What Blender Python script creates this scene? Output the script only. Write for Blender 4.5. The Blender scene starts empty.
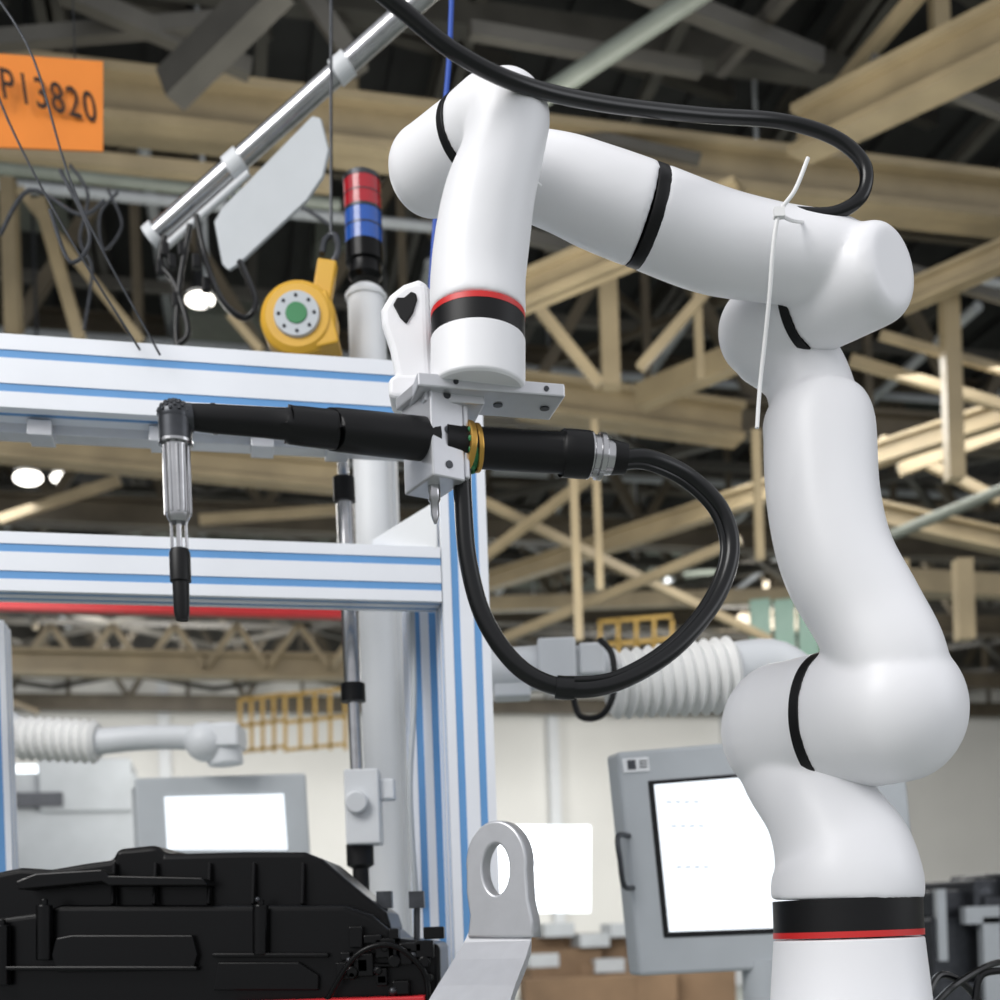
import bpy, bmesh, math, random
from mathutils import Vector, Matrix
random.seed(7)
scene = bpy.context.scene

# ------------------------------------------------------------------ camera model
F = 1.2            # focal length / image width
HOR = 0.93         # horizon position down the frame
ROLL = math.radians(2.0)
CAM = Vector((0, 0, 1.4))
RT = Vector((math.cos(ROLL), 0, -math.sin(ROLL)))
UP = Vector((math.sin(ROLL), 0, math.cos(ROLL)))
FW = Vector((0, 1, 0))
def P(u, v, d):
    """survey: frame reading + real distance from the camera (m) -> world point"""
    return CAM + FW*d + RT*((u-500)/1000/F*d) + UP*((HOR*1000-v)/1000/F*d)

cam_d = bpy.data.cameras.new("camera"); cam = bpy.data.objects.new("camera", cam_d)
scene.collection.objects.link(cam); scene.camera = cam
cam.matrix_world = Matrix(((RT.x, UP.x, 0, CAM.x), (0, 0, -1, CAM.y), (RT.z, UP.z, 0, CAM.z), (0, 0, 0, 1)))
cam_d.sensor_width = 36; cam_d.lens = 36*F; cam_d.shift_y = HOR-0.5
cam_d.clip_end = 200
cam_d.dof.use_dof = True; cam_d.dof.focus_distance = 1.08; cam_d.dof.aperture_fstop = 6.3

scene.view_settings.view_transform = 'Standard'

# ------------------------------------------------------------------ materials
def lin(c):
    return tuple((x/255/12.92 if x/255 <= 0.04045 else ((x/255+0.055)/1.055)**2.4) for x in c)+(1,)
def mat(name, rgb, rough=0.5, metal=0.0, var=0.06, scale=8.0, emit=0.0, coat=0.0, bump=0.0, bscale=200, spec=0.5):
    m = bpy.data.materials.new(name); m.use_nodes = True
    nt = m.node_tree; b = nt.nodes["Principled BSDF"]
    c = lin(rgb)
    tc = nt.nodes.new("ShaderNodeTexCoord")
    n = nt.nodes.new("ShaderNodeTexNoise"); n.inputs["Scale"].default_value = scale; n.inputs["Detail"].default_value = 4
    nt.links.new(tc.outputs["Object"], n.inputs["Vector"])
    r = nt.nodes.new("ShaderNodeValToRGB")
    r.color_ramp.elements[0].position = 0.3; r.color_ramp.elements[1].position = 0.7
    r.color_ramp.elements[0].color = tuple(x*(1-var) for x in c[:3])+(1,)
    r.color_ramp.elements[1].color = tuple(min(1, x*(1+var)) for x in c[:3])+(1,)
    nt.links.new(n.outputs["Fac"], r.inputs["Fac"]); nt.links.new(r.outputs["Color"], b.inputs["Base Color"])
    b.inputs["Roughness"].default_value = rough; b.inputs["Metallic"].default_value = metal
    b.inputs["Coat Weight"].default_value = coat
    b.inputs["Specular IOR Level"].default_value = spec
    if emit > 0:
        b.inputs["Emission Color"].default_value = c; b.inputs["Emission Strength"].default_value = emit
    if bump > 0:
        n2 = nt.nodes.new("ShaderNodeTexNoise"); n2.inputs["Scale"].default_value = bscale
        nt.links.new(tc.outputs["Object"], n2.inputs["Vector"])
        bp = nt.nodes.new("ShaderNodeBump"); bp.inputs["Strength"].default_value = bump; bp.inputs["Distance"].default_value = 0.001
        nt.links.new(n2.outputs["Fac"], bp.inputs["Height"]); nt.links.new(bp.outputs["Normal"], b.inputs["Normal"])
    return m
M = {}
M['robot'] = mat("robot_white_paint", (239, 239, 242), 0.45, var=0.008, coat=0.05)
M['black'] = mat("black_rubber", (12, 12, 14), 0.45, var=0.2, spec=.3)
M['gloss'] = mat("glossy_black_plastic", (4, 4, 5), 0.28, var=0.2, spec=.22)
M['hose'] = mat("black_hose", (9, 10, 12), 0.28, var=0.2, spec=.4)
M['red'] = mat("red_ring", (205, 40, 40), 0.4)
M['alu'] = mat("brushed_aluminium", (205, 206, 210), 0.38, metal=0.6, var=0.03, scale=60)
M['alu_w'] = mat("anodised_extrusion", (234, 237, 243), 0.4, metal=0.1, var=0.03)
M['blue'] = mat("blue_slot_cover", (100, 154, 208), 0.45)
M['steel'] = mat("polished_steel", (185, 185, 187), 0.2, metal=0.95, var=0.1, scale=50)
M['dsteel'] = mat("dark_steel", (70, 72, 76), 0.35, metal=0.7, var=0.2, scale=60)
M['brass'] = mat("brass", (205, 160, 80), 0.3, metal=0.8)
M['cream'] = mat("cream_steel_paint", (146, 132, 104), 0.45, var=0.18, scale=3)
M['tan'] = mat("tan_steel_paint", (90, 82, 68), 0.5, var=0.25, scale=2.5)
M['dtruss'] = mat("dark_truss_steel", (74, 72, 67), 0.5, var=0.3, scale=2.5)
M['grey'] = mat("light_grey_paint", (212, 215, 218), 0.45, var=0.04)
M['mgrey'] = mat("mid_grey_paint", (178, 183, 187), 0.5, var=0.06)
M['pipe'] = mat("pipe_green_grey", (98, 104, 96), 0.5, var=0.1)
M['white'] = mat("white_paint", (230, 232, 234), 0.5, var=0.03)
M['bellows'] = mat("bellows_fabric", (232, 232, 230), 0.8, var=0.06, bump=0.3)
M['yellow'] = mat("yellow_paint", (208, 160, 46), 0.4)
M['green'] = mat("green_label", (40, 120, 70), 0.5)
M['orange'] = mat("orange_sign", (238, 138, 50), 0.55, var=0.05)
M['ink'] = mat("sign_ink", (50, 28, 12), 0.6)
M['screen'] = mat("lit_screen", (240, 246, 252), 0.3, emit=0.7, var=0.0)
M['uitext'] = mat("screen_text", (150, 160, 170), 0.3, emit=0.6, var=0.0)
M['lamp'] = mat("lamp_glow", (255, 250, 240), 0.3, emit=5, var=0.0)
M['lred'] = mat("red_lens", (170, 26, 40), 0.2, coat=0.4)
M['lblue'] = mat("blue_lens", (35, 85, 170), 0.2, coat=0.4)
M['wall'] = mat("painted_wall", (226, 225, 221), 0.8, var=0.06, scale=0.4)
M['window'] = mat("bright_window", (240, 248, 255), 0.2, emit=1.4, var=0.0)
M['teal'] = mat("teal_glass", (120, 155, 140), 0.3, emit=0.1)
M['card'] = mat("cardboard", (128, 104, 80), 0.8, var=.3, scale=2)
M['redp'] = mat("red_crane_paint", (200, 36, 44), 0.5)
M['tie'] = mat("white_nylon", (235, 235, 235), 0.4)
M['rail'] = mat("yellow_rail", (185, 150, 70), 0.5)
M['wire'] = mat("blue_cable", (40, 80, 170), 0.5)

# ------------------------------------------------------------------ mesh builder
X, Y, Z = Vector((1, 0, 0)), Vector((0, 1, 0)), Vector((0, 0, 1))
def catmull(vals, k):
    if len(vals) < 3 or k <= 1: return list(vals)
    out = []
    n = len(vals)
    for i in range(n-1):
        p0 = vals[max(i-1, 0)]; p1 = vals[i]; p2 = vals[i+1]; p3 = vals[min(i+2, n-1)]
        for j in range(k):
            t = j/k
            out.append(0.5*((2*p1)+(p2-p0)*t+(2*p0-5*p1+4*p2-p3)*t*t+(3*p1-p0-3*p2+p3)*t**3))
    out.append(vals[-1]); return out
class MB:
    def __init__(s): s.v = []; s.f = []; s.m = []; s.s = []
    def add(s, vs, fs, m=0, sm=False):
        o = len(s.v); s.v += [tuple(v) for v in vs]
        for f in fs: s.f.append([i+o for i in f]); s.m.append(m); s.s.append(sm)
    def hexa(s, b, t, m=0):   # b,t 4 points each
        s.add(list(b)+list(t), [(0,1,2,3),(7,6,5,4),(0,4,5,1),(1,5,6,2),(2,6,7,3),(3,7,4,0)], m)
    def box(s, c, size, ax=(X, Y, Z), m=0):
        c = Vector(c); a, b, d = ax[0]*size[0]/2, ax[1]*size[1]/2, ax[2]*size[2]/2
        s.hexa([c-a-b-d, c+a-b-d, c+a+b-d, c-a+b-d], [c-a-b+d, c+a-b+d, c+a+b+d, c-a+b+d], m)
    def beam(s, p0, p1, w, h, m=0, up=Z):
        a = (p1-p0); L = a.length; a.normalize()
        b = up.cross(a)
        if b.length < 1e-3: b = Y.cross(a)
        b.normalize(); c = a.cross(b)
        s.box((p0+p1)/2, (L, w, h), (a, b, c), m)
    def ibeam(s, p0, p1, w, h, m=0, up=Z, t=0.04):
        a = (p1-p0).normalized(); b = up.cross(a)
        if b.length < 1e-3: b = Y.cross(a)
        b.normalize(); c = a.cross(b)
        s.beam(p0, p1, t, h, m, up)
        for q in (-1, 1): s.beam(p0+c*q*(h-t)/2, p1+c*q*(h-t)/2, w, t, m, up)
    def tube(s, pts, r, n=20, m=0, k=6, caps=True):
        if not hasattr(r, '__len__'): r = [r]*len(pts)
        pts = [Vector(p) for p in pts]
        rr = catmull(list(r), k); pp = catmull(pts, k)
        N = len(pp); rings = []; nrm = None
        for i in range(N):
            t = (pp[min(i+1, N-1)]-pp[max(i-1, 0)]).normalized()
            if nrm is None:
                nrm = t.cross(Z if abs(t.z) < 0.9 else X).normalized()
            nrm = (nrm - t*nrm.dot(t)).normalized(); b = t.cross(nrm)
            rings.append([pp[i]+(nrm*math.cos(2*math.pi*j/n)+b*math.sin(2*math.pi*j/n))*rr[i] for j in range(n)])
        vs = [v for q in rings for v in q]; fs = []
        for i in range(N-1):
            for j in range(n):
                fs.append((i*n+j, i*n+(j+1) % n, (i+1)*n+(j+1) % n, (i+1)*n+j))
        s.add(vs, fs, m, True)
        if caps:
            s.add(rings[0], [tuple(range(n))], m); s.add(rings[-1], [tuple(range(n))], m)
    def cyl(s, p0, p1, r, r1=None, n=28, m=0):
        s.tube([p0, p1], [r, r if r1 is None else r1], n, m, 1)
    def lathe(s, p0, axis, prof, n=28, m=0):   # prof [(dist, r)]
        s.tube([Vector(p0)+axis*d for d, _ in prof], [r for _, r in prof], n, m, 1)
    def sphere(s, c, r, m=0, ax=(X, Y, Z), sc=(1, 1, 1), n=24):
        c = Vector(c); vs = []; fs = []; h = n//2
        for i in range(h+1):
            th = math.pi*i/h
            for j in range(n):
                ph = 2*math.pi*j/n
                vs.append(c+ax[0]*(r*sc[0]*math.sin(th)*math.cos(ph))+ax[1]*(r*sc[1]*math.sin(th)*math.sin(ph))+ax[2]*(r*sc[2]*math.cos(th)))
        for i in range(h):
            for j in range(n):
                fs.append((i*n+j, i*n+(j+1) % n, (i+1)*n+(j+1) % n, (i+1)*n+j))
        s.add(vs, fs, m, True)
    def prism(s, poly, vec, m=0):
        n = len(poly); poly = [Vector(p) for p in poly]
        vs = poly+[p+vec for p in poly]
        fs = [tuple(range(n)), tuple(range(2*n-1, n-1, -1))]+[(i, (i+1) % n, n+(i+1) % n, n+i) for i in range(n)]
        s.add(vs, fs, m)
    def obj(s, name, mats, parent=None, bevel=0, remesh=0, smooth=0, seg=2):
        me = bpy.data.meshes.new(name)
        bm = bmesh.new()
        vv = [bm.verts.new(v) for v in s.v]
        for f, m, sm in zip(s.f, s.m, s.s):
            try:
                q = bm.faces.new([vv[i] for i in f]); q.material_index = m; q.smooth = sm
            except ValueError: pass
        bmesh.ops.remove_doubles(bm, verts=bm.verts, dist=1e-6)
        bmesh.ops.recalc_face_normals(bm, faces=bm.faces)
        for e in bm.edges:
            if len(e.link_faces) == 2 and e.calc_face_angle(0) > math.radians(40): e.smooth = False
        bm.to_mesh(me); bm.free()
        o = bpy.data.objects.new(name, me); scene.collection.objects.link(o)
        for mm in (mats if isinstance(mats, (list, tuple)) else [mats]): me.materials.append(M[mm])
        if parent: o.parent = parent
        if remesh:
            r = o.modifiers.new("blend", 'REMESH'); r.mode = 'VOXEL'; r.voxel_size = remesh; r.use_smooth_shade = True
            q = o.modifiers.new("soft", 'SMOOTH'); q.factor = 0.5; q.iterations = smooth
        if bevel:
            b = o.modifiers.new("bevel", 'BEVEL'); b.width = bevel; b.segments = seg; b.limit_method = 'ANGLE'
            b.angle_limit = math.radians(40)
        return o
def group(name):
    e = bpy.data.objects.new(name, None); e.empty_display_size = 0.1
    scene.collection.objects.link(e); return e
def yaw(deg):
    a = math.radians(deg); return (Vector((math.cos(a), math.sin(a), 0)), Vector((-math.sin(a), math.cos(a), 0)), Z)

# ================================================================== ROBOT ARM
A = Vector((0.643, -0.766, 0))     # common direction of shoulder / elbow / wrist axes
robot = group("robot_arm")
J2 = P(838, 721, 1.203); J3 = P(812, 306, 1.16); J4 = P(473, 133, 1.0)
VX, SM = 0.0028, 16
base0 = P(850, 940, 1.2); bx, by = base0.x-.002, base0.y
def BZ(v): return Vector((bx, by, P(850, v, 1.2).z))
# base
b = MB(); b.lathe(BZ(1040), Z, [(0, .083), (.012, .083), (.02, .0800), (BZ(938).z-BZ(1040).z, .0728)], 64)
b.obj("base_housing", 'robot', robot, bevel=0.002)
b = MB(); b.cyl(BZ(936.5), BZ(930.5), .0730, n=64); b.obj("base_red_ring", 'red', robot)
b = MB(); b.cyl(BZ(930.5), BZ(899), .0725, n=64); b.obj("base_black_band", 'black', robot)
# link 1
b = MB()
b.tube([BZ(899), BZ(880), P(840, 850, 1.205), P(820, 808, 1.215), J2-A*.055+Vector((0, 0, -.035)), J2-A*.05], [.0740, .0740, .0680, .056, .056, .055], 48)
b.tube([J2-A*.004, J2-A*.066], [.0705, .0705], 48, k=1)
b.sphere(J2-A*.066, .0715, ax=(A, Z.cross(A), Z), sc=(.85, 1, 1))
b.obj("shoulder_housing", 'robot', robot, remesh=VX, smooth=SM)
b = MB(); b.cyl(J2-A*.0085, J2+A*.0025, .0708, n=72); b.obj("shoulder_black_ring", 'black', robot, bevel=.0005)
# link 2 (upper arm)
b = MB()
b.tube([J2+A*.000, J2+A*.040, J2+A*.070], [.0705, .0700, .069], 64, k=1)
b.sphere(J2+A*.070, .0693, ax=(A, Z.cross(A), Z), sc=(.86, 1, 1), n=64)
E0 = J3-A*.062
b.tube([J2+A*.060, P(891, 665, 1.146), P(867, 615, 1.155), P(837, 560, 1.164), P(823, 500, 1.172), P(819, 430, 1.182), P(817, 412, 1.188)],
       [.052, .0525, .0525, .0535, .0537, .0537, .047], 64)
b.sphere(P(817, 424, 1.185), .0530, sc=(1, 1, .80), n=48)
b.tube([P(815, 410, 1.19), P(800, 368, 1.195), E0+Vector((0, 0, -.01))], [.043, .040, .038], 40)
b.tube([J3-A*.004, E0], [.0450, .0442], 48, k=1)
b.sphere(E0, .0445, ax=(A, Z.cross(A), Z), sc=(.9, 1, 1), n=48)
b.obj("upper_arm", 'robot', robot, remesh=VX, smooth=SM+4)
b = MB(); b.cyl(J3-A*.0075, J3+A*.0015, .0454, n=72); b.obj("elbow_black_ring", 'black', robot, bevel=.0005)
# link 3 (forearm)
b = MB()
b.lathe(J3, A, [(0, .045), (.03, .0455), (.070, .0455), (.077, .0445), (.084, .041), (.089, .034)], 64)
W0 = J4-A*.062
b.tube([J3+A*.045+Vector((0, 0, .006)), P(828, 262, 1.12), P(770, 253, 1.115), P(712, 241, 1.108), P(649, 217.2, 1.093)], [.038, .040, .0415, .0438, .0434], 48)
b.obj("forearm_rear", 'robot', robot, remesh=VX, smooth=SM)
fr0, fr1 = P(653, 218.5, 1.094), P(640.5, 214.2, 1.091)
b = MB(); b.tube([fr0, fr0.lerp(fr1, .15), fr0.lerp(fr1, .85), fr1], [.0420, .0431, .0431, .0420], 64, k=1); b.obj("forearm_black_ring", 'black', robot)
b = MB()
b.tube([P(643, 215.1, 1.091), P(600, 199, 1.084), P(556, 182, 1.078), P(500, 170, 1.07), W0], [.0434, .0422, .039, .034, .033], 48)
b.tube([J4-A*.003, W0], [.0340, .0370], 40, k=1)
b.sphere(W0, .0376, ax=(A, Z.cross(A), Z), sc=(.85, 1, 1))
b.obj("forearm_front", 'robot', robot, remesh=VX, smooth=SM)
b = MB(); b.cyl(J4-A*.0065, J4+A*.001, .0342, n=72); b.obj("wrist_black_ring", 'black', robot, bevel=.0005)
# link 4 (wrist)
b = MB()
WN = J4+A*.043+Vector((.0015, 0, -.010))
b.tube([J4, J4+A*.022, WN], [.034, .034, .034], 40, k=1)
b.sphere(WN, .0352, ax=(A, Z.cross(A), Z), sc=(.9, 1, 1))
wb = P(478, 392, .975)
def WZ(v):
    q = P(478, v, .975); return Vector((wb.x+(q.z-wb.z)*0.035, wb.y, q.z))
b.tube([WN, P(502, 155, .966), P(490, 195, .968), P(483, 235, .972), WZ(280), WZ(316)], [.034, .0332, .0366, .0385, .0389, .0391], 48)
b.obj("wrist_housing", 'robot', robot, remesh=VX*.8, smooth=SM)
b = MB(); b.cyl(WZ(321), WZ(315.5), .0384, n=64); b.obj("wrist_red_ring", 'red', robot)
b = MB(); b.cyl(WZ(341), WZ(320.5), .0382, n=64); b.obj("wrist_black_band", 'black', robot)
b = MB(); b.lathe(WZ(391), (WZ(341)-WZ(391)).normalized(), [(0, .036), (.002, .0385), ((WZ(341)-WZ(391)).length, .0385)], 64)
b.obj("tool_flange", 'robot', robot, bevel=.001)
# teach handle on the flange
b = MB()
hd = 1.0
out = [(380, 324), (379, 308), (388, 293), (402, 282), (417, 277), (427, 280), (430, 292), (431, 330), (433, 372), (433, 392), (392, 392), (393, 372), (388, 348)]
b.prism([P(x, y, hd) for x, y in out], Vector((0.006, 0.034, 0)))
b.obj("teach_handle", 'robot', robot, bevel=.007, seg=4)
b = MB(); b.prism([P(x, y, hd-.001) for x, y in [(388, 395), (388, 378), (396, 373), (450, 373), (450, 396), (394, 398)]], Vector((0, .036, 0)))
b.obj("teach_handle_foot", 'robot', robot, bevel=.004, seg=3)
b = MB(); b.prism([P(x, y, hd-.002) for x, y in [(393, 304), (397, 297), (404, 297), (411, 291), (416, 293), (417, 299), (413, 312), (406, 323), (400, 317)]], Vector((0, .006, 0)))
b.obj("handle_button", 'black', robot, bevel=.001)
# pedestal
ped = group("robot_pedestal")
b = MB(); bz = BZ(1040).z
b.box((bx, by, bz-.015), (.26, .26, .03)); b.box((bx, by, (bz-.03)/2+.01), (.18, .18, bz-.05)); b.box((bx, by, .015), (.4, .4, .03))
b.obj("pedestal_column", 'grey', ped, bevel=.004)

# ================================================================== NUTRUNNER TOOL
tool = group("angle_nutrunner")
ax30 = yaw(32); ax12 = yaw(14)
bc = P(433, 441, .985)
b = MB()
b.box(bc+Vector((0, 0, 0)), (.030, .050, .078), ax30)
b.box(bc+Vector((0, 0, -.001))+ax30[0]*.0175, (.005, .050, .070), ax30)
pc = P(486, 402, .985)
b.box(pc+Vector((0, 0, .004)), (.122, .046, .011), ax12)
b.box(pc+Vector((-.03, 0, -.004)), (.05, .040, .008), ax12)
b.box(bc+Vector((0, 0, .036)), (.040, .052, .010), ax30)
b.obj("clamp_bracket", 'alu', tool, bevel=.0015)
b = MB()
for t in (-.03, .045):
    b.cyl(pc+ax12[0]*t-ax12[1]*.0231+Z*.004, pc+ax12[0]*t-ax12[1]*.0238+Z*.004, .0022, n=16)
for t in (.01, .05):
    b.cyl(pc+ax12[0]*t-Z*.0014, pc+ax12[0]*t-Z*.0024, .004, n=16)
for zz in (-.028, .0, .028):
    b.cyl(bc-ax30[1]*.0252+Z*zz, bc-ax30[1]*.0258+Z*zz, .0032, n=16)
b.obj("bracket_screws", 'dsteel', tool)
b = MB(); b.lathe(P(434, 486, .98), -Z, [(0, .005), (.012, .005), (.014, .0035), (.024, .0035), (.031, .001)]); b.obj("locating_pin", 'steel', tool)
b = MB()
b.tube([P(190, 417, .90), P(215, 419, .905), P(285, 424, .92), P(290, 425, .921), P(335, 430, .935), P(338, 430, .937), P(433, 440, .975)],
       [.0095, .0105, .0118, .0142, .0150, .0163, .0172], 32, k=3)
b.obj("tool_body_front", 'black', tool)
b = MB()
for a0, a1, rr in [((286, 424), (291, 425), .0144), ((212, 419), (216, 419), .0115)]:
    b.cyl(P(a0[0], a0[1], .925), P(a1[0], a1[1], .926), rr)
b.obj("tool_collars", 'dsteel', tool)
b = MB()
b.tube([P(463, 446, .985), P(469, 447, .987)], .0205, 40, k=1)
b.tube([P(474, 448, .99), P(479, 448, .991)], .0195, 40, k=1)
b.obj("brass_collar", 'brass', tool, bevel=.001)
b = MB(); b.cyl(P(466, 447, .986), P(477, 448, .9905), .0170)
for i in range(14):
    a = i/14*2*math.pi
    b.sphere(P(471.5, 447.5, .9885)+Vector((0, math.cos(a)*.018, math.sin(a)*.018)), .003, n=8)
b.obj("collar_terminals", 'green', tool)
b = MB(); b.tube([P(440, 441, .975), P(480, 448, .99), P(560, 453, 1.0), P(562, 453, 1.0), P(588, 455, 1.005)], [.016, .0165, .0165, .0192, .0192], 36, k=2)
b.obj("tool_body_rear", 'black', tool)
b = MB(); b.lathe(P(586, 455, 1.005), (P(612, 458, 1.01)-P(586, 455, 1.005)).normalized(), [(0, .0185), (.003, .0192), (.005, .017), (.009, .017), (.010, .019), (.014, .019), (.016, .015), (.022, .014)], 36)
b.obj("cable_gland", 'steel', tool)
b = MB(); b.tube([P(608, 457, 1.01), P(626, 459, 1.012)], [.0145, .0125], 30, k=1); b.obj("gland_boot", 'black', tool)
# angle head
hc = P(175, 418, .895)
b = MB()
b.sphere(hc+Z*.001, .0125, sc=(1, 1, .9)); b.cyl(hc-Z*.002, hc-Z*.018, .0125, .0122)
b.tube([hc, P(192, 418, .899)], [.0105, .0105], k=1)
for i in range(5):
    for j in range(12):
        a = j/12*2*math.pi+i*.26; th = .35+i*.26
        b.sphere(hc+Z*.001+Vector((math.cos(a)*math.sin(th), math.sin(a)*math.sin(th), math.cos(th)*.9))*.0126, .0016, n=6)
b.obj("angle_head", 'dsteel', tool)
b = MB()
b.lathe(hc-Z*.018, -Z, [(0, .0128), (.002, .0128), (.003, .0095), (.05, .0090), (.056, .0086), (.060, .0065)], 32)
for j in range(10):
    a = j/10*2*math.pi; o = Vector((math.cos(a), math.sin(a), 0))*.0092
    b.cyl(hc-Z*.022+o, hc-Z*.072+o, .0014, n=8)
b.obj("socket_holder", 'steel', tool)
b = MB()
for o in (-.0055, .0055): b.cyl(hc-Z*.076+X*o, hc-Z*.100+X*o, .0012, n=10)
b.cyl(hc-Z*.076, hc-Z*.10, .0022, n=12)
b.obj("bit_guides", 'steel', tool)
b = MB(); b.lathe(hc-Z*.098, -Z, [(0, .0066), (.003, .0078), (.024, .0078), (.025, .0062), (.047, .0058), (.053, .0045)], 28)
b.obj("rubber_bit_sleeve", 'black', tool)

# hoses
def hose(name, pts, r, m, parent=None, k=10, n=16):
    b = MB(); b.tube([P(*p) for p in pts], r, n, k=k); return b.obj(name, m, parent)
loop = [(622, 459, 1.012), (650, 459, 1.02), (690, 478, 1.04), (722, 512, 1.05), (731, 555, 1.05), (712, 605, 1.04), (670, 652, 1.02), (615, 683, 1.0), (565, 688, .99), (520, 668, .985), (485, 620, .985), (468, 560, .985), (463, 500, .985), (462, 470, .985)]
hose("tool_hose", loop, .0076, 'hose', tool)
lp2 = []
for i, (u, v, d_) in enumerate(loop):
    cu_, cv_ = 598-u, 570-v; L_ = math.hypot(cu_, cv_); lp2.append((u+cu_/L_*8, v+cv_/L_*8, d_-.003))
hose("tool_signal_cable", lp2[:9], .0032, 'hose', tool)
b = MB(); b.tube([P(556, 687, .99), P(565, 688, .99), P(574, 688, .99)], .0098, 20, k=2); b.obj("hose_wrap", 'hose', tool)

hose("overhead_hose", [(340, -40, .86), (400, 8, .88), (455, 52, .9), (520, 84, .93), (600, 103, .98), (700, 115, 1.04), (780, 121, 1.08), (835, 138, 1.09), (864, 165, 1.09), (862, 195, 1.09), (836, 213, 1.09), (800, 214, 1.09), (765, 208, 1.10), (730, 198, 1.11), (700, 190, 1.13), (660, 186, 1.16)], .0062, 'hose')
hose("cable_tie", [(808, 158, 1.03), (795, 190, 1.03), (779, 214, 1.03), (773, 250, 1.035), (770, 290, 1.045), (765, 340, 1.06), (760, 385, 1.07), (757, 428, 1.07)], .0019, 'tie')
b = MB()
b.box(P(779, 213, 1.03), (.009, .006, .008))
b.tube([P(778, 213, 1.03), P(790, 220, 1.05), P(803, 222, 1.08), P(812, 218, 1.14)], .0015, 8); b.obj("cable_tie_head", 'tie')
hose("small_tie", [(528, 172, 1.03), (533, 180, 1.03), (541, 186, 1.035)], .0014, 'tie', k=5, n=8)
hose("blue_air_line", [(452, -20, 1.6), (449, 60, 1.6), (440, 160, 1.6), (430, 300, 1.6), (428, 380, 1.62)], .0035, 'wire')

# ================================================================== ALUMINIUM FRAME
FA = yaw(12.6)
def extrusion(mb, p0, p1, across, w, deep, h):
    """slotted profile: two slots per side with blue cover strips. across,deep = section axes"""
    def sect(side):
        pts = []; ms = []
        cs = [(-1, -1), (1, -1), (1, 1), (-1, 1)]
        for i in range(4):
            a = Vector((cs[i][0]*w/2, cs[i][1]*h/2)); c = Vector((cs[(i+1) % 4][0]*w/2, cs[(i+1) % 4][1]*h/2))
            d = (c-a).normalized(); L = (c-a).length; nrm = Vector((-d.y, d.x))
            pts.append(a); ms.append(0)
            for s in (.27, .73):
                for t, q, mm in ((-1, 0, 0), (-1, 1, 1), (1, 1, 0), (1, 0, 0)):
                    pts.append(a+d*(L*s+t*.0052)+nrm*q*.0012); ms.append(mm)
        return pts, ms
    pts, ms = sect(0); n = len(pts)
    va = [p0+across*q.x+deep*q.y for q in pts]; vb = [p1+across*q.x+deep*q.y for q in pts]
    for i in range(n):
        j = (i+1) % n
        mb.add([va[i], va[j], vb[j], vb[i]], [(0, 1, 2, 3)], ms[i])
    mb.add(va, [tuple(range(n))], 0); mb.add(vb, [tuple(range(n))], 0)
frame = group("aluminium_extrusion_frame")
D, Nn = FA[0], FA[1]
def bar(name, v_left, h, dep, ext_r, ext_l=1.0):
    p = P(0, v_left, 1.5) - Z*h/2 + Nn*dep/2      # top-front edge passes here
    L = ext_r
    b = MB(); extrusion(b, p-D*ext_l, p+D*L, Nn, dep, Z, h); b.obj(name, ['alu_w', 'blue'], frame)
    return p
bar("upper_rail", 333, .092, .085, .505)
bar("lower_rail", 531, .074, .055, .558)
def post(name, u, v, d, w, dep, ztop, zbot=0.02):
    q = P(u, v, d); b = MB()
    extrusion(b, Vector((q.x, q.y, zbot)), Vector((q.x, q.y, ztop)), D, w, Nn, dep); b.obj(name, ['alu_w', 'blue'], frame)
post("main_post", 461, 580, 1.66, .064, .064, P(0, 333, 1.5).z)
post("rear_post", 424, 700, 1.74, .050, .05, P(0, 560, 1.5).z)
post("left_post", -8, 700, 1.80, .05, .06, P(0, 560, 1.5).z)
b = MB()
p = P(0, 425, 1.54); b.box(p+D*.1+Nn*.02, (1.0, .03, .014), FA)
for t in (0.05, .2, .33, .43): b.box(p+D*t-Z*.008, (.03, .04, .02), FA)
b.obj("linear_guide", 'alu', frame, bevel=.001)
b = MB()
b.prism([P(x, y, 1.62) for x, y in [(372, 540), (437, 500), (437, 548), (430, 552), (372, 548)]], Vector((0, .01, 0)))
b.obj("gusset_plate", 'white', frame, bevel=.001)
b = MB()
q = P(461, 580, 1.66); b.box((q.x, q.y, .01), (.12, .12, .02))
q = P(-8, 700, 1.80); b.box((q.x, q.y, .01), (.12, .12, .02))
b.obj("frame_feet", 'dsteel', frame)

# ================================================================== ANDON POLE, LIFT COLUMN
andon = group("signal_tower_light")
q = P(366, 300, 1.95)
def AZ(v): return Vector((q.x, q.y, P(366, v, 1.95).z))
b = MB(); b.cyl(Vector((q.x, q.y, .0)), AZ(296), .030); b.lathe(AZ(300), Z, [(0, .033), (.006, .034), (.014, .028), (.02, .02)]); b.obj("pole", 'white', andon)
b = MB(); b.lathe(AZ(282), Z, [(0, .022), (.008, .028), (.02, .026), (.028, .026), (.03, .031), (.058, .031)]); b.obj("lamp_base", 'gloss', andon)
b = MB(); b.cyl(AZ(248), AZ(214), .0305)
b.obj("blue_lens", 'lblue', andon)
b = MB(); b.cyl(AZ(213), AZ(184), .0305); b.obj("red_lens", 'lred', andon)
b = MB(); b.lathe(AZ(184), Z, [(0, .031), (.008, .031), (.013, .024)]); b.cyl(AZ(215), AZ(212), .0312)
b.cyl(AZ(231.5), AZ(230), .031); b.cyl(AZ(199), AZ(198), .031)
b.obj("lamp_cap", 'dsteel', andon)
lift = group("pneumatic_lift_column")
q2 = P(349, 600, 1.75)
def LZ(v): return Vector((q2.x+.004*(v-600)/300, q2.y, P(349, v, 1.75).z))
b = MB(); b.cyl(LZ(500), LZ(690), .0125); b.cyl(LZ(700), LZ(770), .009); b.cyl(LZ(395), LZ(490), .008); b.obj("chrome_rod", 'steel', lift)
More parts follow.
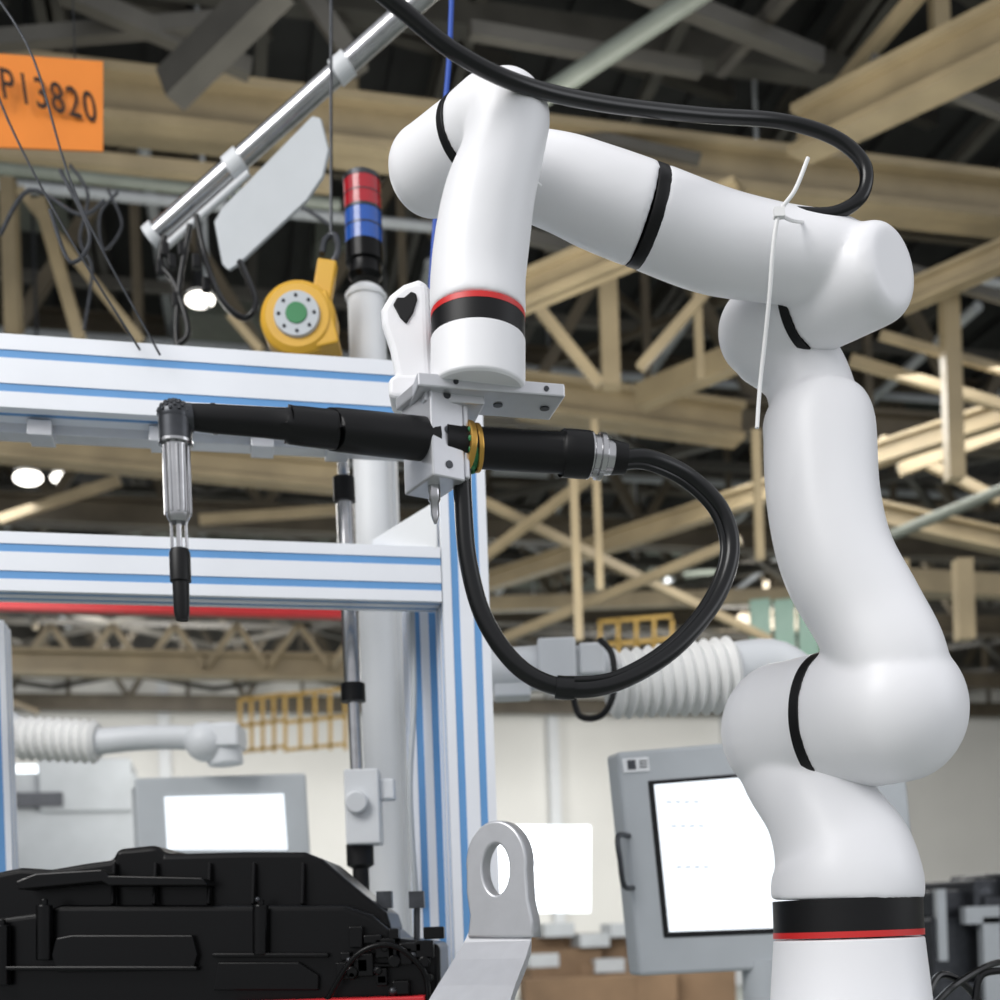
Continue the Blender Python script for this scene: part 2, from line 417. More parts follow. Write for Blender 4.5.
b = MB(); b.cyl(LZ(478), LZ(502), .016); b.cyl(LZ(684), LZ(702), .018); b.lathe(LZ(845), -Z, [(0, .02), (.03, .02), (.035, .012), (.07, .012)])
b.cyl(LZ(860), Vector((LZ(900).x, q2.y, .02)), .011)
b.obj("rod_fittings", 'black', lift)
b = MB(); b.box(P(364, 808, 1.74), (.05, .05, .108)); b.cyl(P(356, 802, 1.70), P(356, 802, 1.74), .016); b.box(P(385, 790, 1.74), (.03, .03, .03)); b.obj("valve_block", 'grey', lift, bevel=.003)
col = group("white_square_column")
b = MB(); qq = P(385, 600, 2.05); b.box((qq.x, qq.y, P(385, 300, 2.05).z/2-.06), (.055, .06, P(385, 455, 2.05).z)); b.obj("column", 'white', col, bevel=.003)
hose("hanging_conduit", [(412, 612, 1.70), (414, 700, 1.68), (410, 790, 1.68), (416, 900, 1.7)], .004, 'mgrey')

# ================================================================== OVERHEAD RAIL, FLAG, BALANCER, SIGN
rail = group("overhead_tool_rail")
r0, r1 = P(152, 238, 2.15), P(452, -30, 2.0)
b = MB(); b.cyl(r0, r1, .0185); rd = (r1-r0).normalized()
b.obj("steel_rail_tube", 'steel', rail)
b = MB(); b.cyl(r0-rd*.004, r0+rd*.014, .024)
for t in (.18, .42): b.cyl(r0+rd*t, r0+rd*(t+.03), .022)
b.cyl(r0+Vector((.02, .0, -.02)), r0+rd*.2+Vector((.02, .0, -.02)), .007, n=12)
b.obj("rail_clamps", 'grey', rail, bevel=.001)
b = MB(); b.beam(r0+rd*.62+Z*.02, r0+rd*.62+Z*3, .03, .03, up=X); b.obj("rail_hangers", 'dtruss', rail)
b = MB()
fl = [(214, 222), (222, 208), (312, 116), (320, 118), (328, 150), (322, 176), (306, 200), (240, 262), (228, 270), (222, 264)]
b.prism([P(x, y, 2.1-(x-214)*.0004) for x, y in fl], Vector((.003, .006, 0)))
b.obj("flag_plate", 'mgrey', rail, bevel=.001)
for i, pts in enumerate([[(165, 236, 2.1), (160, 262, 2.1), (175, 285, 2.1), (188, 330, 2.1), (178, 345, 2.1)],
            [(196, 215, 2.1), (206, 260, 2.1), (222, 300, 2.05), (244, 318, 2.0), (256, 300, 2.0), (240, 262, 2.05)],
            [(190, 225, 2.1), (180, 280, 2.1), (176, 330, 2.1), (180, 360, 2.1)]]):
    hose("rail_cable_%d" % i, pts, .0055, 'hose', rail)
b = MB()
for u, v in [(165, 250), (172, 262), (160, 268), (182, 250), (196, 262), (176, 300), (206, 285)]: b.box(P(u, v, 2.1), (.014, .014, .024), yaw(20))
b.obj("rail_fittings", 'black', rail, bevel=.002)
bal = group("tool_balancer")
bcx = P(300, 324, 1.85)
b = MB(); b.tube([bcx+Y*.03, bcx+Y*.02, bcx-Y*.02, bcx-Y*.028], [.052, .058, .058, .048], 40, k=1)
b.beam(P(318, 300, 1.85), P(330, 352, 1.85), .05, .035); b.beam(P(322, 300, 1.86), P(328, 262, 1.86), .02, .03)
b.obj("balancer_case", 'yellow', bal, bevel=.003)
b = MB(); b.tube([bcx-Y*.026, bcx-Y*.034], [.036, .034], 32, k=1); b.obj("spring_cover", 'mgrey', bal)
b = MB(); b.tube([bcx-Y*.033, bcx-Y*.036], [.017, .016], 24, k=1); b.obj("hub_label", 'green', bal)
b = MB()
for j in range(8):
    a = j/8*2*math.pi; b.sphere(bcx-Y*.034+Vector((math.cos(a)*.027, 0, math.sin(a)*.027)), .003, n=8)
b.tube([P(331, 266, 1.86), P(338, 250, 1.86), P(334, 235, 1.87), P(325, 240, 1.87), P(322, 254, 1.86)], .005, 10); b.cyl(P(331, 237, 1.87), P(331, -600, 1.87), .0025, n=8)
b.cyl(P(322, 350, 1.86), P(324, 372, 1.86), .004, n=8)
b.obj("suspension_hook", 'dsteel', bal)

sign = group("station_sign")
s0 = P(103, 152, 2.6); sx = (P(0, 148, 2.5)-s0).normalized(); sz = (P(103, 62, 2.6)-s0).normalized()
sy = sx.cross(sz).normalized()
w, h = .34, (P(103, 62, 2.6)-s0).length
b = MB(); b.box(s0+sx*w/2+sz*h/2, (w, .006, h), (sx, sy, sz)); b.obj("sign_board", 'orange', sign, bevel=.001)
b = MB()
for t in (.06, .28): b.cyl(s0+sx*t+sz*h, s0+sx*t+sz*h+Z*2.6, .0015, n=6)
b.obj("sign_wires", 'dsteel', sign)
td = bpy.data.curves.new("sign_text", 'FONT'); td.body = "OP13820"; td.size = .1; td.align_x = 'RIGHT'; td.extrude = .0005; td.offset = .0008; td.space_character = 1.12
to = bpy.data.objects.new("sign_text", td); scene.collection.objects.link(to); td.materials.append(M['ink'])
nx = -sx; ny = sz; nz = nx.cross(ny)
sc = .92
org = s0+sx*.010+sz*.060+nz*.0045
to.matrix_world = Matrix(((nx.x*sc*.66, ny.x*sc, nz.x, org.x), (nx.y*sc*.66, ny.y*sc, nz.y, org.y), (nx.z*sc*.66, ny.z*sc, nz.z, org.z), (0, 0, 0, 1)))
mw = to.matrix_world.copy(); to.parent = sign; to.matrix_world = mw

wires = group("hanging_cables")
for i, (pts, r) in enumerate([([(-20, 40, 1.5), (8, 120, 1.5), (65, 230, 1.5), (140, 350, 1.52)], .0015), ([(-8, -10, 1.5), (34, 60, 1.5), (78, 200, 1.5), (160, 355, 1.52)], .0015),
        ([(60, 170, 1.7), (90, 235, 1.7), (70, 262, 1.7), (50, 210, 1.7)], .003),
        ([(0, 235, 2.2), (30, 190, 2.2), (80, 215, 2.2), (105, 200, 2.2)], .004),
        ([(70, 165, 2.4), (88, 195, 2.4), (80, 240, 2.4), (92, 270, 2.4), (84, 330, 2.4)], .0035),
        ([(108, 190, 2.4), (122, 225, 2.4), (104, 250, 2.4), (100, 215, 2.4), (118, 192, 2.4)], .003),
        ([(225, 180, 2.4), (250, 215, 2.4), (285, 200, 2.4), (330, 225, 2.4)], .004)]):
    hose("cable_%d" % i, pts, r, 'dsteel', wires, k=6, n=8)

# ================================================================== BENCH + BLACK MOULDED HOUSING + LIFTING EYE
bench = group("assembly_workbench")
zb = 1.30
b = MB(); b.box((-.43, 1.46, zb-.02), (.66, .30, .04))
for sx_ in (-.3, .28):
    for sy_ in (-.12, .12): b.box(Vector((-.43+sx_, 1.46+sy_, (zb-.04)/2)), (.05, .05, zb-.04))
b.obj("bench_frame", 'mgrey', bench, bevel=.003)
hs = group("black_moulded_housing")
def HP(u, v, off=0): return P(u, v, 1.36)+Y*off
b = MB()
b.prism([HP(*t) for t in [(-60, 1010), (-60, 925), (40, 912), (60, 905), (345, 905), (372, 915), (398, 938), (440, 944), (441, 1010)]], Y*.22)
b.prism([HP(*t, .03) for t in [(-60, 925), (-60, 880), (-20, 872), (10, 866), (40, 868), (75, 862), (104, 858), (108, 847), (148, 843), (158, 852), (240, 850), (300, 850), (318, 857), (345, 880), (384, 912), (390, 930)]], Y*.17)
b.obj("housing_body", 'gloss', hs, bevel=.008, seg=4)
b = MB()
b.prism([HP(*t, -.012) for t in [(20, 882), (40, 874), (105, 870), (112, 876), (205, 878), (210, 886), (112, 886), (105, 882), (22, 890)]], Y*.06)
for u, v0, v1 in [(47, 905, 960), (262, 905, 955), (5, 925, 985)]:
    b.cyl(HP(u, v1, -.008), HP(u, v0, -.008), .009, n=20); b.cyl(HP(u, v0+3, -.008), HP(u, v0-6, -.008), .004, n=14)
for u0, u1, v in [(-40, 200, 968), (215, 330, 955), (340, 400, 965)]:
    b.beam(HP(u0, v, -.004), HP(u1, v, -.004), .02, .005)
b.prism([HP(*t, -.012) for t in [(55, 955), (60, 938), (75, 935), (195, 935), (200, 955), (196, 970), (60, 972)]], Y*.03)
b.prism([HP(*t, -.01) for t in [(215, 990), (220, 962), (300, 962), (320, 975), (320, 990)]], Y*.03)
for i in range(16):
    u = 345+random.random()*92; v = 930+random.random()*60
    b.box(HP(u, v, -.01), (.01+.015*random.random(), .03, .008+.02*random.random()))
for i in range(7):
    u = 350+random.random()*80; v = 940+random.random()*45; b.cyl(HP(u, v, -.03), HP(u, v, 0), .004+.004*random.random(), n=14)
for u in (108, 150, 205, 250, 300): b.beam(HP(u, 905, .018), HP(u, 862, .026), .004, .012, up=Y)
b.tube([HP(330, 1000, -.03), HP(360, 955, -.04), HP(395, 945, -.04), HP(425, 970, -.03), HP(430, 1005, -.03)], .003, 10)
b.obj("ribs_and_bosses", 'gloss', hs, bevel=.0015)
b = MB(); b.box(HP(330, 1003, -.02), (.22, .03, .012)); b.obj("red_gasket", 'redp', hs, bevel=.002)
b = MB()
for u, v, r in [(380, 970, .005), (415, 955, .004), (262, 900, .003), (395, 990, .005), (352, 960, .004)]: b.sphere(HP(u, v, -.025), r, n=10)
for u in (378, 412): b.cyl(HP(u, 905, .08), HP(u, 950, .08), .004, n=10); b.box(HP(u, 898, .08), (.018, .02, .02))
b.obj("housing_clips", 'dsteel', hs)

eye = group("lifting_eye_bracket")
ex = yaw(-34)[0]; eo = P(500, 873, 1.28)
cu = bpy.data.curves.new("eye_plate", 'CURVE'); cu.dimensions = '2D'; cu.fill_mode = 'BOTH'; cu.extrude = .006; cu.bevel_depth = .0025; cu.bevel_resolution = 3
def spl(pts):
    s = cu.splines.new('POLY'); s.points.add(len(pts)-1); s.use_cyclic_u = True
    for i, p in enumerate(pts): s.points[i].co = (p[0], p[1], 0, 1)
outer = [(.037*math.cos(t), .010+.043*math.sin(t)) for t in [math.radians(a) for a in range(-10, 191, 10)]]
outer += [(-.037, -.02), (-.033, -.045), (-.036, -.066), (.044, -.066), (.043, -.05), (.038, -.03)]
spl(outer)
spl([(.020*math.cos(t), .004+.030*math.sin(t)) for t in [math.radians(a) for a in range(0, 360, 12)]])
eob = bpy.data.objects.new("eye_plate", cu); scene.collection.objects.link(eob); cu.materials.append(M['alu'])
ey = (Z+ex*.05).normalized(); ez = ex.cross(ey).normalized()
eob.matrix_world = Matrix(((ex.x, ey.x, ez.x, eo.x), (ex.y, ey.y, ez.y, eo.y), (ex.z, ey.z, ez.z, eo.z), (0, 0, 0, 1)))
mw = eob.matrix_world.copy(); eob.parent = eye; eob.matrix_world = mw
fb = eo-ey*.064
dn = (-ez if ez.y > 0 else ez)           # horizontal direction toward the viewer side
# bent foot: curls out of the plate then slopes down
path = [fb, fb+dn*.006-Z*.012, fb+dn*.022-Z*.030, fb+dn*.048-Z*.056, fb+dn*.066-Z*.076]
b = MB()
for i in range(len(path)-1):
    a0, a1 = path[i], path[i+1]; e0 = ex*(.040+.003*i); e1 = ex*(.040+.003*(i+1))
    b.hexa([a0-e0-Z*.009, a0+e0-Z*.009, a1+e1-Z*.009, a1-e1-Z*.009], [a0-e0+Z*.003, a0+e0+Z*.003, a1+e1+Z*.003, a1-e1+Z*.003])
b.obj("eye_foot", 'alu', eye)
b = MB(); zt = path[-1].z-.006; pm = (path[1]+path[-1])/2
b.box((pm.x, pm.y, zt-.02), (.12, .10, .04)); b.box((pm.x, pm.y, (zt-.04)/2), (.06, .06, zt-.04)); b.box((pm.x, pm.y, .01), (.2, .2, .02))
b.obj("eye_stand", 'mgrey', eye)

# ================================================================== OPERATOR PANELS WITH BELLOWS ARMS
def qb(mb, c, dep, m=0):
    c = [Vector(x) for x in c]; n = (c[1]-c[0]).cross(c[3]-c[0]).normalized()
    if n.y < 0: n = -n
    mb.hexa(c, [x+n*dep for x in c], m)
mon = group("operator_panel")
def mp(u, v): return P(u, v, 1.9+(u-620)*.0005)
b = MB(); qb(b, [mp(640, 976), mp(925, 962), mp(902, 728), mp(617, 752)], .05); b.obj("panel_case", 'mgrey', mon, bevel=.006)
def mp2(u, v, o=-.003): return mp(u, v)+Y*o
b = MB(); qb(b, [mp2(664, 938), mp2(868, 930), mp2(852, 765), mp2(648, 781)], .006); b.obj("screen_bezel", 'black', mon, bevel=.002)
b = MB(); qb(b, [mp2(669, 932, -.005), mp2(864, 925, -.005), mp2(848, 769, -.005), mp2(654, 785, -.005)], .004); b.obj("screen", 'screen', mon)
b = MB()
for j, (v_, n_) in enumerate([(803, 6), (827, 5), (868, 4)]):
    for i in range(n_): qb(b, [mp2(666+i*9+j*5, v_, -.0058), mp2(671+i*9+j*5, v_, -.0058), mp2(671+i*9+j*5, v_-1.6, -.0058), mp2(666+i*9+j*5, v_-1.6, -.0058)], .001)
b.obj("screen_text", 'uitext', mon)
b = MB(); b.tube([mp2(633, 888, 0), mp2(622, 886, -.03), mp2(618, 862, -.035), mp2(616, 838, -.03), mp2(629, 836, 0)], .0045, 10, k=4); b.obj("side_handle", 'dsteel', mon)
b = MB(); qb(b, [mp2(624, 773), mp2(650, 771), mp2(648, 757), mp2(622, 759)], .003); qb(b, [mp2(868, 880), mp2(885, 879), mp2(880, 800), mp2(864, 801)], .003); b.obj("panel_labels", 'white', mon)
b = MB()
qb(b, [mp2(628, 770, -.004), mp2(636, 769.5, -.004), mp2(635, 760, -.004), mp2(627, 760.5, -.004)], .002)
for i in range(3): qb(b, [mp2(639, 768-i*3, -.004), mp2(647, 767.6-i*3, -.004), mp2(647, 766.4-i*3, -.004), mp2(639, 766.8-i*3, -.004)], .002)
b.obj("label_print", 'dsteel', mon)
# bellows arm over the panel
arm = group("bellows_support_arm")
def bellows(mb, a, c, r, n, r2=None):
    prof = []; L = (c-a).length; r2 = r2 or r
    for i in range(n*2+1): 
        q_ = r+(r2-r)*i/(n*2); prof.append((L*i/(n*2), q_*(1.0 if i % 2 else .84)))
    mb.lathe(a, (c-a).normalized(), prof, 36)
b = MB(); bellows(b, P(610, 685, 1.95), P(732, 675, 1.98), .056, 11, .064); b.obj("bellows", 'bellows', arm)
b = MB()
b.tube([P(720, 676, 1.98), P(745, 668, 1.99), P(775, 668, 2.0), P(800, 690, 2.0), P(805, 726, 2.03)], [.05, .045, .045, .045, .045], 28, k=4)
b.tube([P(490, 672, 1.93), P(540, 668, 1.93), P(612, 670, 1.95)], [.035, .036, .036], 28, k=2)
b.box(P(556, 663, 1.93), (.06, .08, .065)); b.box(P(590, 664, 1.94), (.04, .09, .05))
b.box(P(512, 690, 1.93), (.06, .05, .03))
b.cyl(P(445, 676, 1.93), P(500, 672, 1.93), .02)
b.obj("arm_links", 'grey', arm, bevel=.004)
hose("arm_black_strap", [(600, 640, 1.88), (612, 655, 1.86), (614, 690, 1.86), (602, 715, 1.87), (580, 716, 1.9), (572, 690, 1.9)], .005, 'black', arm)
# left panel
mon2 = group("operator_panel")
def np_(u, v, o=0): return P(u, v, 2.7+(u-125)*.0006)+Y*o
b = MB(); qb(b, [np_(140, 880), np_(312, 880), np_(306, 773), np_(134, 778)], .06); qb(b, [np_(122, 875, .1), np_(140, 875, .1), np_(136, 780, .1), np_(118, 782, .1)], .05); b.obj("panel_case", 'mgrey', mon2, bevel=.006)
b = MB(); qb(b, [np_(168, 850, -.004), np_(288, 850, -.004), np_(284, 794, -.004), np_(165, 797, -.004)], .006); b.obj("screen", 'screen', mon2)
arm2 = group("bellows_support_arm")
b = MB(); bellows(b, P(18, 738, 2.7), P(98, 742, 2.7), .05, 9); b.obj("bellows", 'bellows', arm2)
b = MB(); b.tube([P(96, 742, 2.7), P(140, 738, 2.7), P(190, 738, 2.72), P(222, 745, 2.72)], [.03, .028, .028, .03], 24, k=3)
b.cyl(P(222, 725, 2.72), P(226, 765, 2.72), .04); b.box(P(220, 738, 2.72), (.10, .1, .05)); b.sphere(P(205, 742, 2.7), .045)
b.tube([P(20, 738, 2.7), P(-10, 715, 2.7), P(-30, 700, 2.7)], .04, 20, k=2)
b.obj("arm_links", 'grey', arm2, bevel=.004)
for g, uu, dd, vv in ((mon, 760, 1.99, 960), (mon2, 225, 2.84, 860)):
    b = MB(); q = P(uu, vv, dd); b.cyl(Vector((q.x, q.y, .02)), q, .03); b.box((q.x, q.y, .01), (.4, .3, .02)); b.obj("panel_stand", 'mgrey', g)

# ================================================================== BUILDING
BA = yaw(13)
BD, BN = BA[0], BA[1]
def G(a, n, z): return BD*a+BN*n+Z*z
M['floor'] = mat("epoxy_floor", (150, 156, 150), 0.35, var=0.08, scale=0.5)
fl = MB(); fl.box((0, 12, -.05), (44, 44, .1)); fl.obj("floor", 'floor')
b = MB(); b.box(G(2, 25, 4.5), (44, .3, 9.2), BA); b.obj("wall_back", 'wall')
b = MB(); b.box(G(-19, 12, 4.5), (.3, 26, 9.2), BA); b.obj("wall_left", 'wall')
b = MB(); b.box(G(22, 12, 4.5), (.3, 26, 9.2), BA); b.obj("wall_right", 'wall')
b = MB(); b.box(G(2, 24.75, 8.0), (44, .1, 2.2), BA); b.obj("trim_1", 'dtruss')
b = MB()
for a in (-9, -5, -1, 3, 7, 11, 15): b.box(G(a, 24.7, 3.5), (.22, .2, 7), BA)
b.obj("trim_2", 'grey')
M['deck'] = mat("roof_deck", (46, 47, 47), 0.8, var=0.6, scale=0.6)
b = MB(); b.box(G(2, 14.5, 9.0), (44, 22, .1), BA)
for i in range(60): b.box(G(-18+i*.68, 14.5, 8.9), (.12, 22, .1), BA)
b.obj("ceiling", 'deck')

roof = group("roof_trusses")
zc = 6.0
b = MB()
for s in (10.2, 13.4, 17, 21, 24):
    b.ibeam(G(-17, s, zc), G(20, s, zc), .22, .3, up=Z)
    b.ibeam(G(-17, s, zc+2.0), G(20, s, zc+2.0), .2, .22)
    a = -17
    while a < 19:
        b.beam(G(a, s, zc+.1), G(a+1.1, s, zc+1.95), .1, .1); b.beam(G(a+2.2, s, zc+.1), G(a+1.1, s, zc+1.95), .1, .1)
        b.beam(G(a+1.1, s, zc+.1), G(a+1.1, s, zc+1.95), .07, .07); a += 2.2
b.obj("truss_rows", 'tan', roof)
b = MB()
for a in range(-16, 20, 3):
    b.ibeam(G(a, 6, zc+2.3), G(a, 24.8, zc+2.3), .2, .26)
    b.beam(G(a+1.5, 6, zc+2.0), G(a+1.5, 24.8, zc+2.0), .09, .09)
for s in (11.8, 15.2, 19, 22.5):
    for a in range(-15, 18, 3):
        b.beam(G(a, s-1.6, zc+.2), G(a+3, s+1.6, zc+.3), .08, .08); b.beam(G(a+3, s-1.6, zc+.2), G(a, s+1.6, zc+.3), .08, .08)
for s in (11, 12.5, 14.5, 16, 18, 20, 22):
    for z_ in (zc+1.2, zc+.5):
        b.beam(G(-17, s, z_), G(20, s, z_), .07, .09)
b.obj("purlins", 'dtruss', roof)
b = MB()
for s in (7.4, 8.6):
    b.beam(G(-8, s, zc+2.1), G(12, s, zc+2.1), .16, .2)
    for i in range(-7, 11, 2): b.beam(G(i, s, zc+2.0), G(i+1.6, s+1.2, zc+2.7), .1, .12)
b.obj("upper_truss", 'dtruss', roof)
b = MB()
for i in range(34):
    a = random.uniform(-9, 10); s = random.uniform(10.5, 22); L = random.uniform(.6, 2)
    b.box(G(a, s, random.uniform(6.6, 8.4)), (L, .5, random.uniform(.15, .45)), BA)
b.obj("ventilation_ducts", 'pipe', roof)
b = MB()
for i in range(9):
    a = -10+i*2.4
    b.cyl(G(a, 8.5+i % 3, 7.6-.25*(i % 4)), G(a+.4, 22, 7.6-.25*(i % 4)), .05, n=10)
for s in (9.2, 11.4, 14):
    b.cyl(G(-12, s, 6.9), G(14, s, 6.9), .04, n=10)
for i in range(26):
    a = random.uniform(-7, 9); s = random.uniform(9, 20); z_ = random.uniform(5.4, 7.6)
    b.cyl(G(a, s, z_), G(a, s, 8.9), .018, n=6)
b.obj("service_pipes", 'mgrey', roof)
b = MB()
for i in range(34):        # secondary bracing between truss rows
    a = random.uniform(-7, 8); s = random.uniform(9, 19); z_ = random.uniform(5.4, 7.4)
    b.beam(G(a, s, z_), G(a+random.uniform(-2.5, 2.5), s+random.uniform(1, 3), z_+random.uniform(-.6, .9)), .06, .08)
b.obj("secondary_bracing", 'tan', roof)

beams = group("crane_and_pipe_beams")
def pb(mb, u0, v0, d0, u1, v1, d1, px, ib=False, depth=None):
    p0, p1 = P(u0, v0, d0), P(u1, v1, d1); h = px/1200*(d0+d1)/2
    if ib: mb.ibeam(p0, p1, h*.75, h, up=Z, t=h*.16)
    else: mb.beam(p0, p1, depth or h*.8, h)
b = MB()
pb(b, -250, 62, 5.9, 1150, 222, 8.1, 52, True)
pb(b, 800, 135, 6.3, 1050, 12, 5.2, 50, True)
pb(b, 515, 296, 6.6, 740, 200, 5.8, 34, True)
pb(b, 520, 395, 9.0, 740, 425, 9.4, 38, True)
pb(b, 640, 398, 8.5, 790, 335, 7.8, 24)
pb(b, 480, 585, 11, 1050, 398, 8, 20, True)
pb(b, 480, 605, 12, 1050, 588, 12.6, 14)
pb(b, 860, 510, 9, 1050, 552, 9.4, 22, True)
pb(b, 880, 580, 12, 1050, 590, 12, 22)
pb(b, 900, 300, 7.5, 1050, 235, 7, 26, True)
pb(b, -50, 440, 8.6, 345, 478, 9.2, 30, True)
pb(b, 0, 662, 12, 345, 668, 12.6, 26, True)
pb(b, -20, 150, 6.2, 330, 185, 6.6, 14)
b.obj("cream_beams", 'cream', beams)
b = MB()
pb(b, 822, 108, 6.4, 930, -20, 5.7, 14)
pb(b, 540, 310, 7, 600, 385, 7, 10); pb(b, 640, 368, 7, 712, 285, 7, 10)
pb(b, 850, 360, 8, 1050, 420, 8, 10); pb(b, 880, 335, 8, 1020, 375, 8, 8)
pb(b, 40, 200, 7, 80, 340, 7, 12); pb(b, 20, 190, 7, 140, 340, 7, 9); pb(b, 230, 315, 7, 260, 350, 7, 8)
pb(b, 480, 500, 9, 770, 640, 10, 8); pb(b, 500, 640, 10, 740, 540, 9, 9)
pb(b, 880, 440, 9, 1000, 500, 9, 9); pb(b, 900, 470, 9, 1010, 430, 9, 12); pb(b, 480, 560, 9, 600, 470, 8.5, 9)
pb(b, 0, 520, 10, 120, 480, 10, 9); pb(b, 200, 520, 10, 340, 510, 10, 9)
for u in range(20, 340, 62):
    pb(b, u, 668, 12.3, u+31, 625, 12.3, 6); pb(b, u+62, 668, 12.3, u+31, 625, 12.3, 6)
for u, v0, v1, w_ in [(14, 180, 335, 14), (611, 283, 388, 18), (955, 290, 480, 16), (965, 560, 640, 16), (579, 470, 640, 8), (505, 300, 395, 10), (350, 60, 150, 20), (600, 420, 590, 7), (905, 560, 600, 8), (700, 250, 380, 8), (940, -20, 40, 16), (760, 430, 560, 8)]:
    p0, p1 = P(u, v0, 7.6), P(u, v1, 7.6); b.beam(Vector((p1.x, p1.y, p0.z)), p1, w_/1200*7.6, w_/1200*7.6, up=Y)
b.obj("braces_and_hangers", 'cream', beams)
b = MB()
pb(b, 170, 90, 5.5, 280, -20, 5.2, 34); pb(b, -20, 42, 6, 240, 20, 6, 16); pb(b, 60, -10, 5.8, 250, 70, 6.2, 18); pb(b, 300, -20, 6, 360, 70, 6, 18)
pb(b, 470, 30, 6, 700, 70, 6.4, 14); pb(b, 620, -20, 6, 820, 60, 6.5, 18); pb(b, 720, 70, 7, 800, -20, 6, 14); pb(b, 870, 60, 6, 1020, 120, 6, 10)
pb(b, 560, 130, 7, 700, 160, 7, 10); pb(b, 520, 235, 7, 640, 262, 7, 12); pb(b, 870, 260, 7.5, 1010, 300, 7.5, 10)
b.obj("grey_bracing", 'dtruss', beams)
b = MB(); b.cyl(P(520, 112, 4.6), P(720, -20, 4.2), .036); b.cyl(P(-30, 165, 6), P(340, 205, 6.4), .03); b.cyl(P(880, 540, 9), P(1050, 470, 8.4), .04)
b.obj("pipes", 'pipe', beams)
b = MB(); b.beam(P(-100, 602, 11), P(345, 613, 11.4), .1, .10); b.obj("red_crane_rail", 'redp', beams)
for i, (u0, u1, v0, v1) in enumerate([(498, 590, 826, 912), (-20, 70, 765, 815), (370, 410, 850, 905)]):
    n_ = 21.0
    b = MB(); qb(b, [P(u0, v1, n_), P(u1, v1, n_), P(u1, v0, n_), P(u0, v0, n_)], .08); 
    b.obj("window_%d" % (i+1), 'window')
b = MB(); qb(b, [P(12, 808, 20.8), P(52, 808, 20.8), P(52, 796, 20.8), P(12, 796, 20.8)], .05); b.obj("wall_vent", 'dsteel')
cabin = group("glazed_control_cabin")
b = MB()
for u in (752, 776, 800): qb(b, [P(u, 660, 12), P(u+20, 658, 12), P(u+18, 598, 12), P(u-2, 600, 12)], .05)
b.obj("glazing", 'teal', cabin)
b = MB()
q = P(788, 662, 12.3); b.box((q.x, q.y, q.z/2), (.8, .5, q.z)); b.obj("cabin_support", 'grey', cabin)
# mezzanine railings
ra = group("yellow_guard_railing")
b = MB()
for (u0, u1, v0, v1, d_) in [(285, 345, 695, 750, 12), (600, 672, 622, 668, 11), (240, 285, 700, 752, 12.5)]:
    for t in (0, .5, 1): pb(b, u0, v0+(v1-v0)*t, d_, u1, v0-6+(v1-v0)*t, d_, 3.4)
    for i in range(5): u = u0+(u1-u0)*i/4; pb(b, u, v0-2, d_, u+.5, v1, d_, 3.4)
b.obj("railing", 'rail', ra)
# cartons, far machines
cart = group("cardboard_cartons")
b = MB()
for u, v, w_, h_, d_ in [(560, 975, .55, .4, 9), (612, 985, .5, .35, 9), (545, 945, .4, .3, 9.3), (600, 952, .45, .3, 9.2), (640, 1000, .5, .4, 8.8), (580, 1010, .8, .5, 8.8), (700, 990, .5, .5, 9)]:
    b.box(P(u, v, d_), (w_, .4, h_), yaw(random.uniform(-15, 15)))
b.obj("cartons", 'card', cart, bevel=.01)
b = MB()
for u, v in [(555, 930), (590, 940), (620, 930), (605, 965), (540, 960)]: b.box(P(u, v, 8.9), (.22, .3, .1), yaw(10))
b.obj("parts_trays", 'mgrey', cart)
b = MB()
q = P(600, 1035, 9); b.box((q.x, q.y, .12+(q.z)/2-.12), (2.0, 1.0, q.z)); b.obj("pallet_rack", 'mgrey', cart)
mach = group("packing_machine")
b = MB()
for u, v, w_, h_, m_ in [(935, 905, .28, .1, 0), (970, 905, .22, .18, 0), (950, 955, .4, .28, 0), (985, 945, .25, .35, 0), (1000, 890, .2, .12, 0)]:
    b.box(P(u, v, 4.4), (w_, .3, h_), yaw(20))
b.cyl(P(965, 895, 4.3), P(985, 893, 4.3), .07); q = P(960, 980, 4.4); b.box((q.x, q.y, q.z/2), (.6, .4, q.z))
b.obj("machine_body", 'dsteel', mach, bevel=.01)
b = MB(); b.box(P(980, 915, 4.2), (.12, .05, .06)); b.box(P(940, 925, 4.2), (.03, .05, .25)); b.box(P(990, 960, 4.2), (.06, .05, .3)); b.obj("machine_panels", 'mgrey', mach)
for i, pts in enumerate([[(925, 1000, 1.3), (940, 975, 1.32), (965, 985, 1.34), (985, 1010, 1.36)], [(930, 1010, 1.3), (955, 985, 1.32), (990, 965, 1.36), (1010, 962, 1.4)], [(975, 1000, 1.3), (982, 975, 1.3), (1010, 970, 1.3)]]):
    hose("robot_power_cable_%d" % i, pts, .004, 'hose', robot, k=6, n=8)
# distant lighter equipment on the left
eq = group("assembly_line_machine")
b = MB()
for u, v, w_, h_, d_ in [(60, 830, .9, .6, 7), (90, 790, .5, .3, 7)]:
    b.box(P(u, v, d_), (w_, .5, h_), yaw(13))
q = P(80, 900, 7); b.box((q.x, q.y, q.z/2), (2.2, .6, q.z))
b.obj("machine_cabinets", 'mgrey', eq, bevel=.01)
b = MB(); b.box(P(35, 800, 6.7), (.3, .05, .08), yaw(13)); b.box(P(110, 905, 6.6), (.25, .05, .1), yaw(13)); b.obj("machine_vents", 'dsteel', eq)

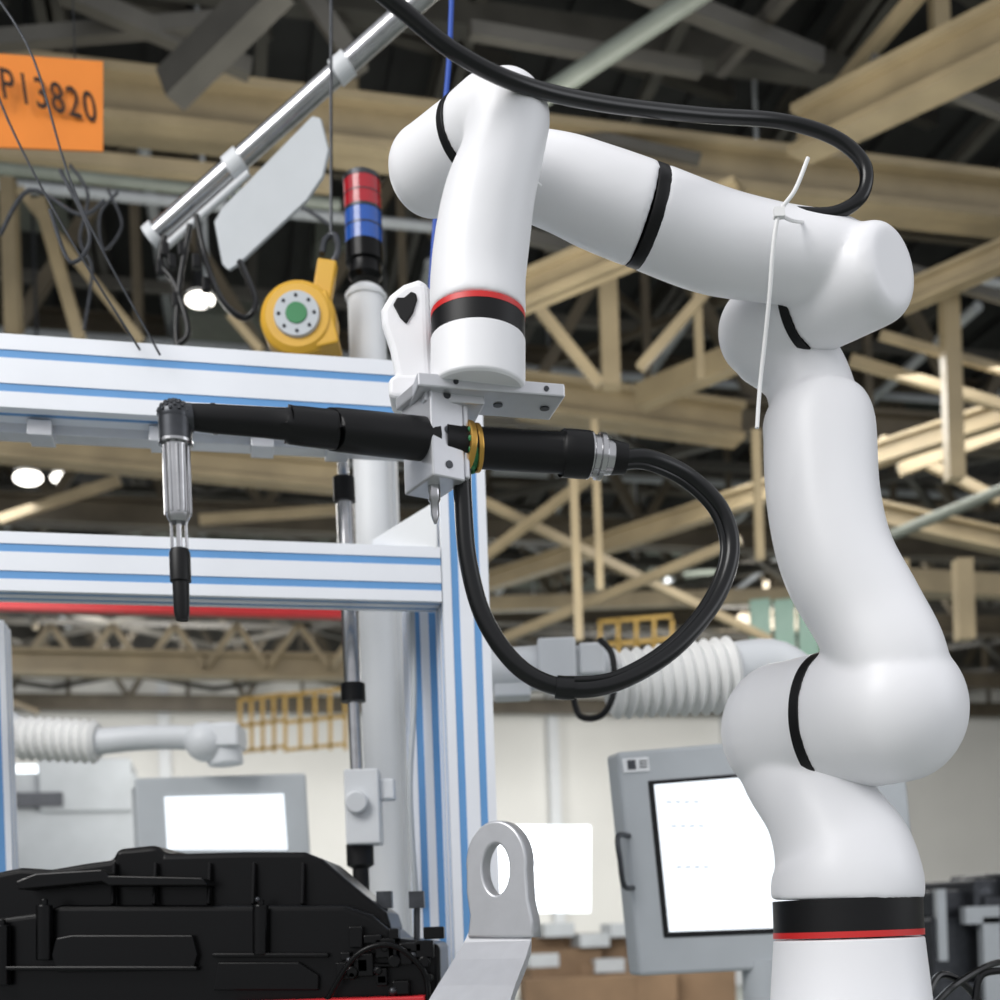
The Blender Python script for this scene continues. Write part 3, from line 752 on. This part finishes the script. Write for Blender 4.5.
# ================================================================== LAMPS
lampg = group("high_bay_lamps")
b = MB(); bh = MB()
lamps = [(40, 431, 9, .13), (200, 300, 9, .09), (28, 478, 12, .12), (190, 440, 12, .10), (225, 440, 12, .08), (62, 478, 13, .10)]
for u, v, d_, r_ in lamps:
    q = P(u, v, d_); b.sphere(q, r_, sc=(1.2, .8, .6), n=16); bh.lathe(q+Z*r_*.4, Z, [(0, r_*1.1), (.1, r_*.6), (.3, r_*.3)], 16); bh.cyl(q+Z*.3, Vector((q.x, q.y, 8.8)), .012, n=6)
b.obj("glowing_bulbs", 'lamp', lampg); bh.obj("reflectors", 'dsteel', lampg)

def area(name, loc, target, size, power, col=(1, 1, 1)):
    l = bpy.data.lights.new(name, 'AREA'); l.energy = power; l.size = size; l.color = col
    o = bpy.data.objects.new(name, l); scene.collection.objects.link(o); o.location = loc
    o.rotation_euler = (Vector(target)-Vector(loc)).to_track_quat('-Z', 'Y').to_euler(); return o
area("key_light", (-2.0, -.8, 4.0), (0.1, 1.3, 1.7), 1.8, 104, (1, .985, .965))  # added key area light for robot and frame; no skylight modelled
area("side_fill", (3.6, .2, 2.6), (0.2, 1.2, 1.7), 1.6, 18, (.93, .95, 1))  # added cool fill from the right; no window modelled there
for i, (x, y) in enumerate([(-5, 9), (3, 9), (-3, 15), (6, 15), (0, 20)]):
    area("hall_light", (x, y, 5.0), (x+.3, y, 0), 2.5, 150, (1, .98, .94))
area("roof_fill", (0, 5, 2.6), (1, 11, 7), 3, 160, (1, .97, .91))  # added fill aimed up to brighten the roof steel, not a hall fixture
area("wall_fill", (4, 18, 5.5), (6, 25, 2.5), 3, 520, (1, .98, .95))  # added fill that brightens the back wall, right part; no fixture behind it
area("wall_fill", (-5, 17, 5.5), (-7, 24, 2.5), 3, 420, (1, .98, .95))  # same added wall brightener for the left part
w = bpy.data.worlds.new("world"); scene.world = w; w.use_nodes = True
bg = w.node_tree.nodes["Background"]; bg.inputs[0].default_value = (.94, .955, 1, 1); bg.inputs[1].default_value = .72
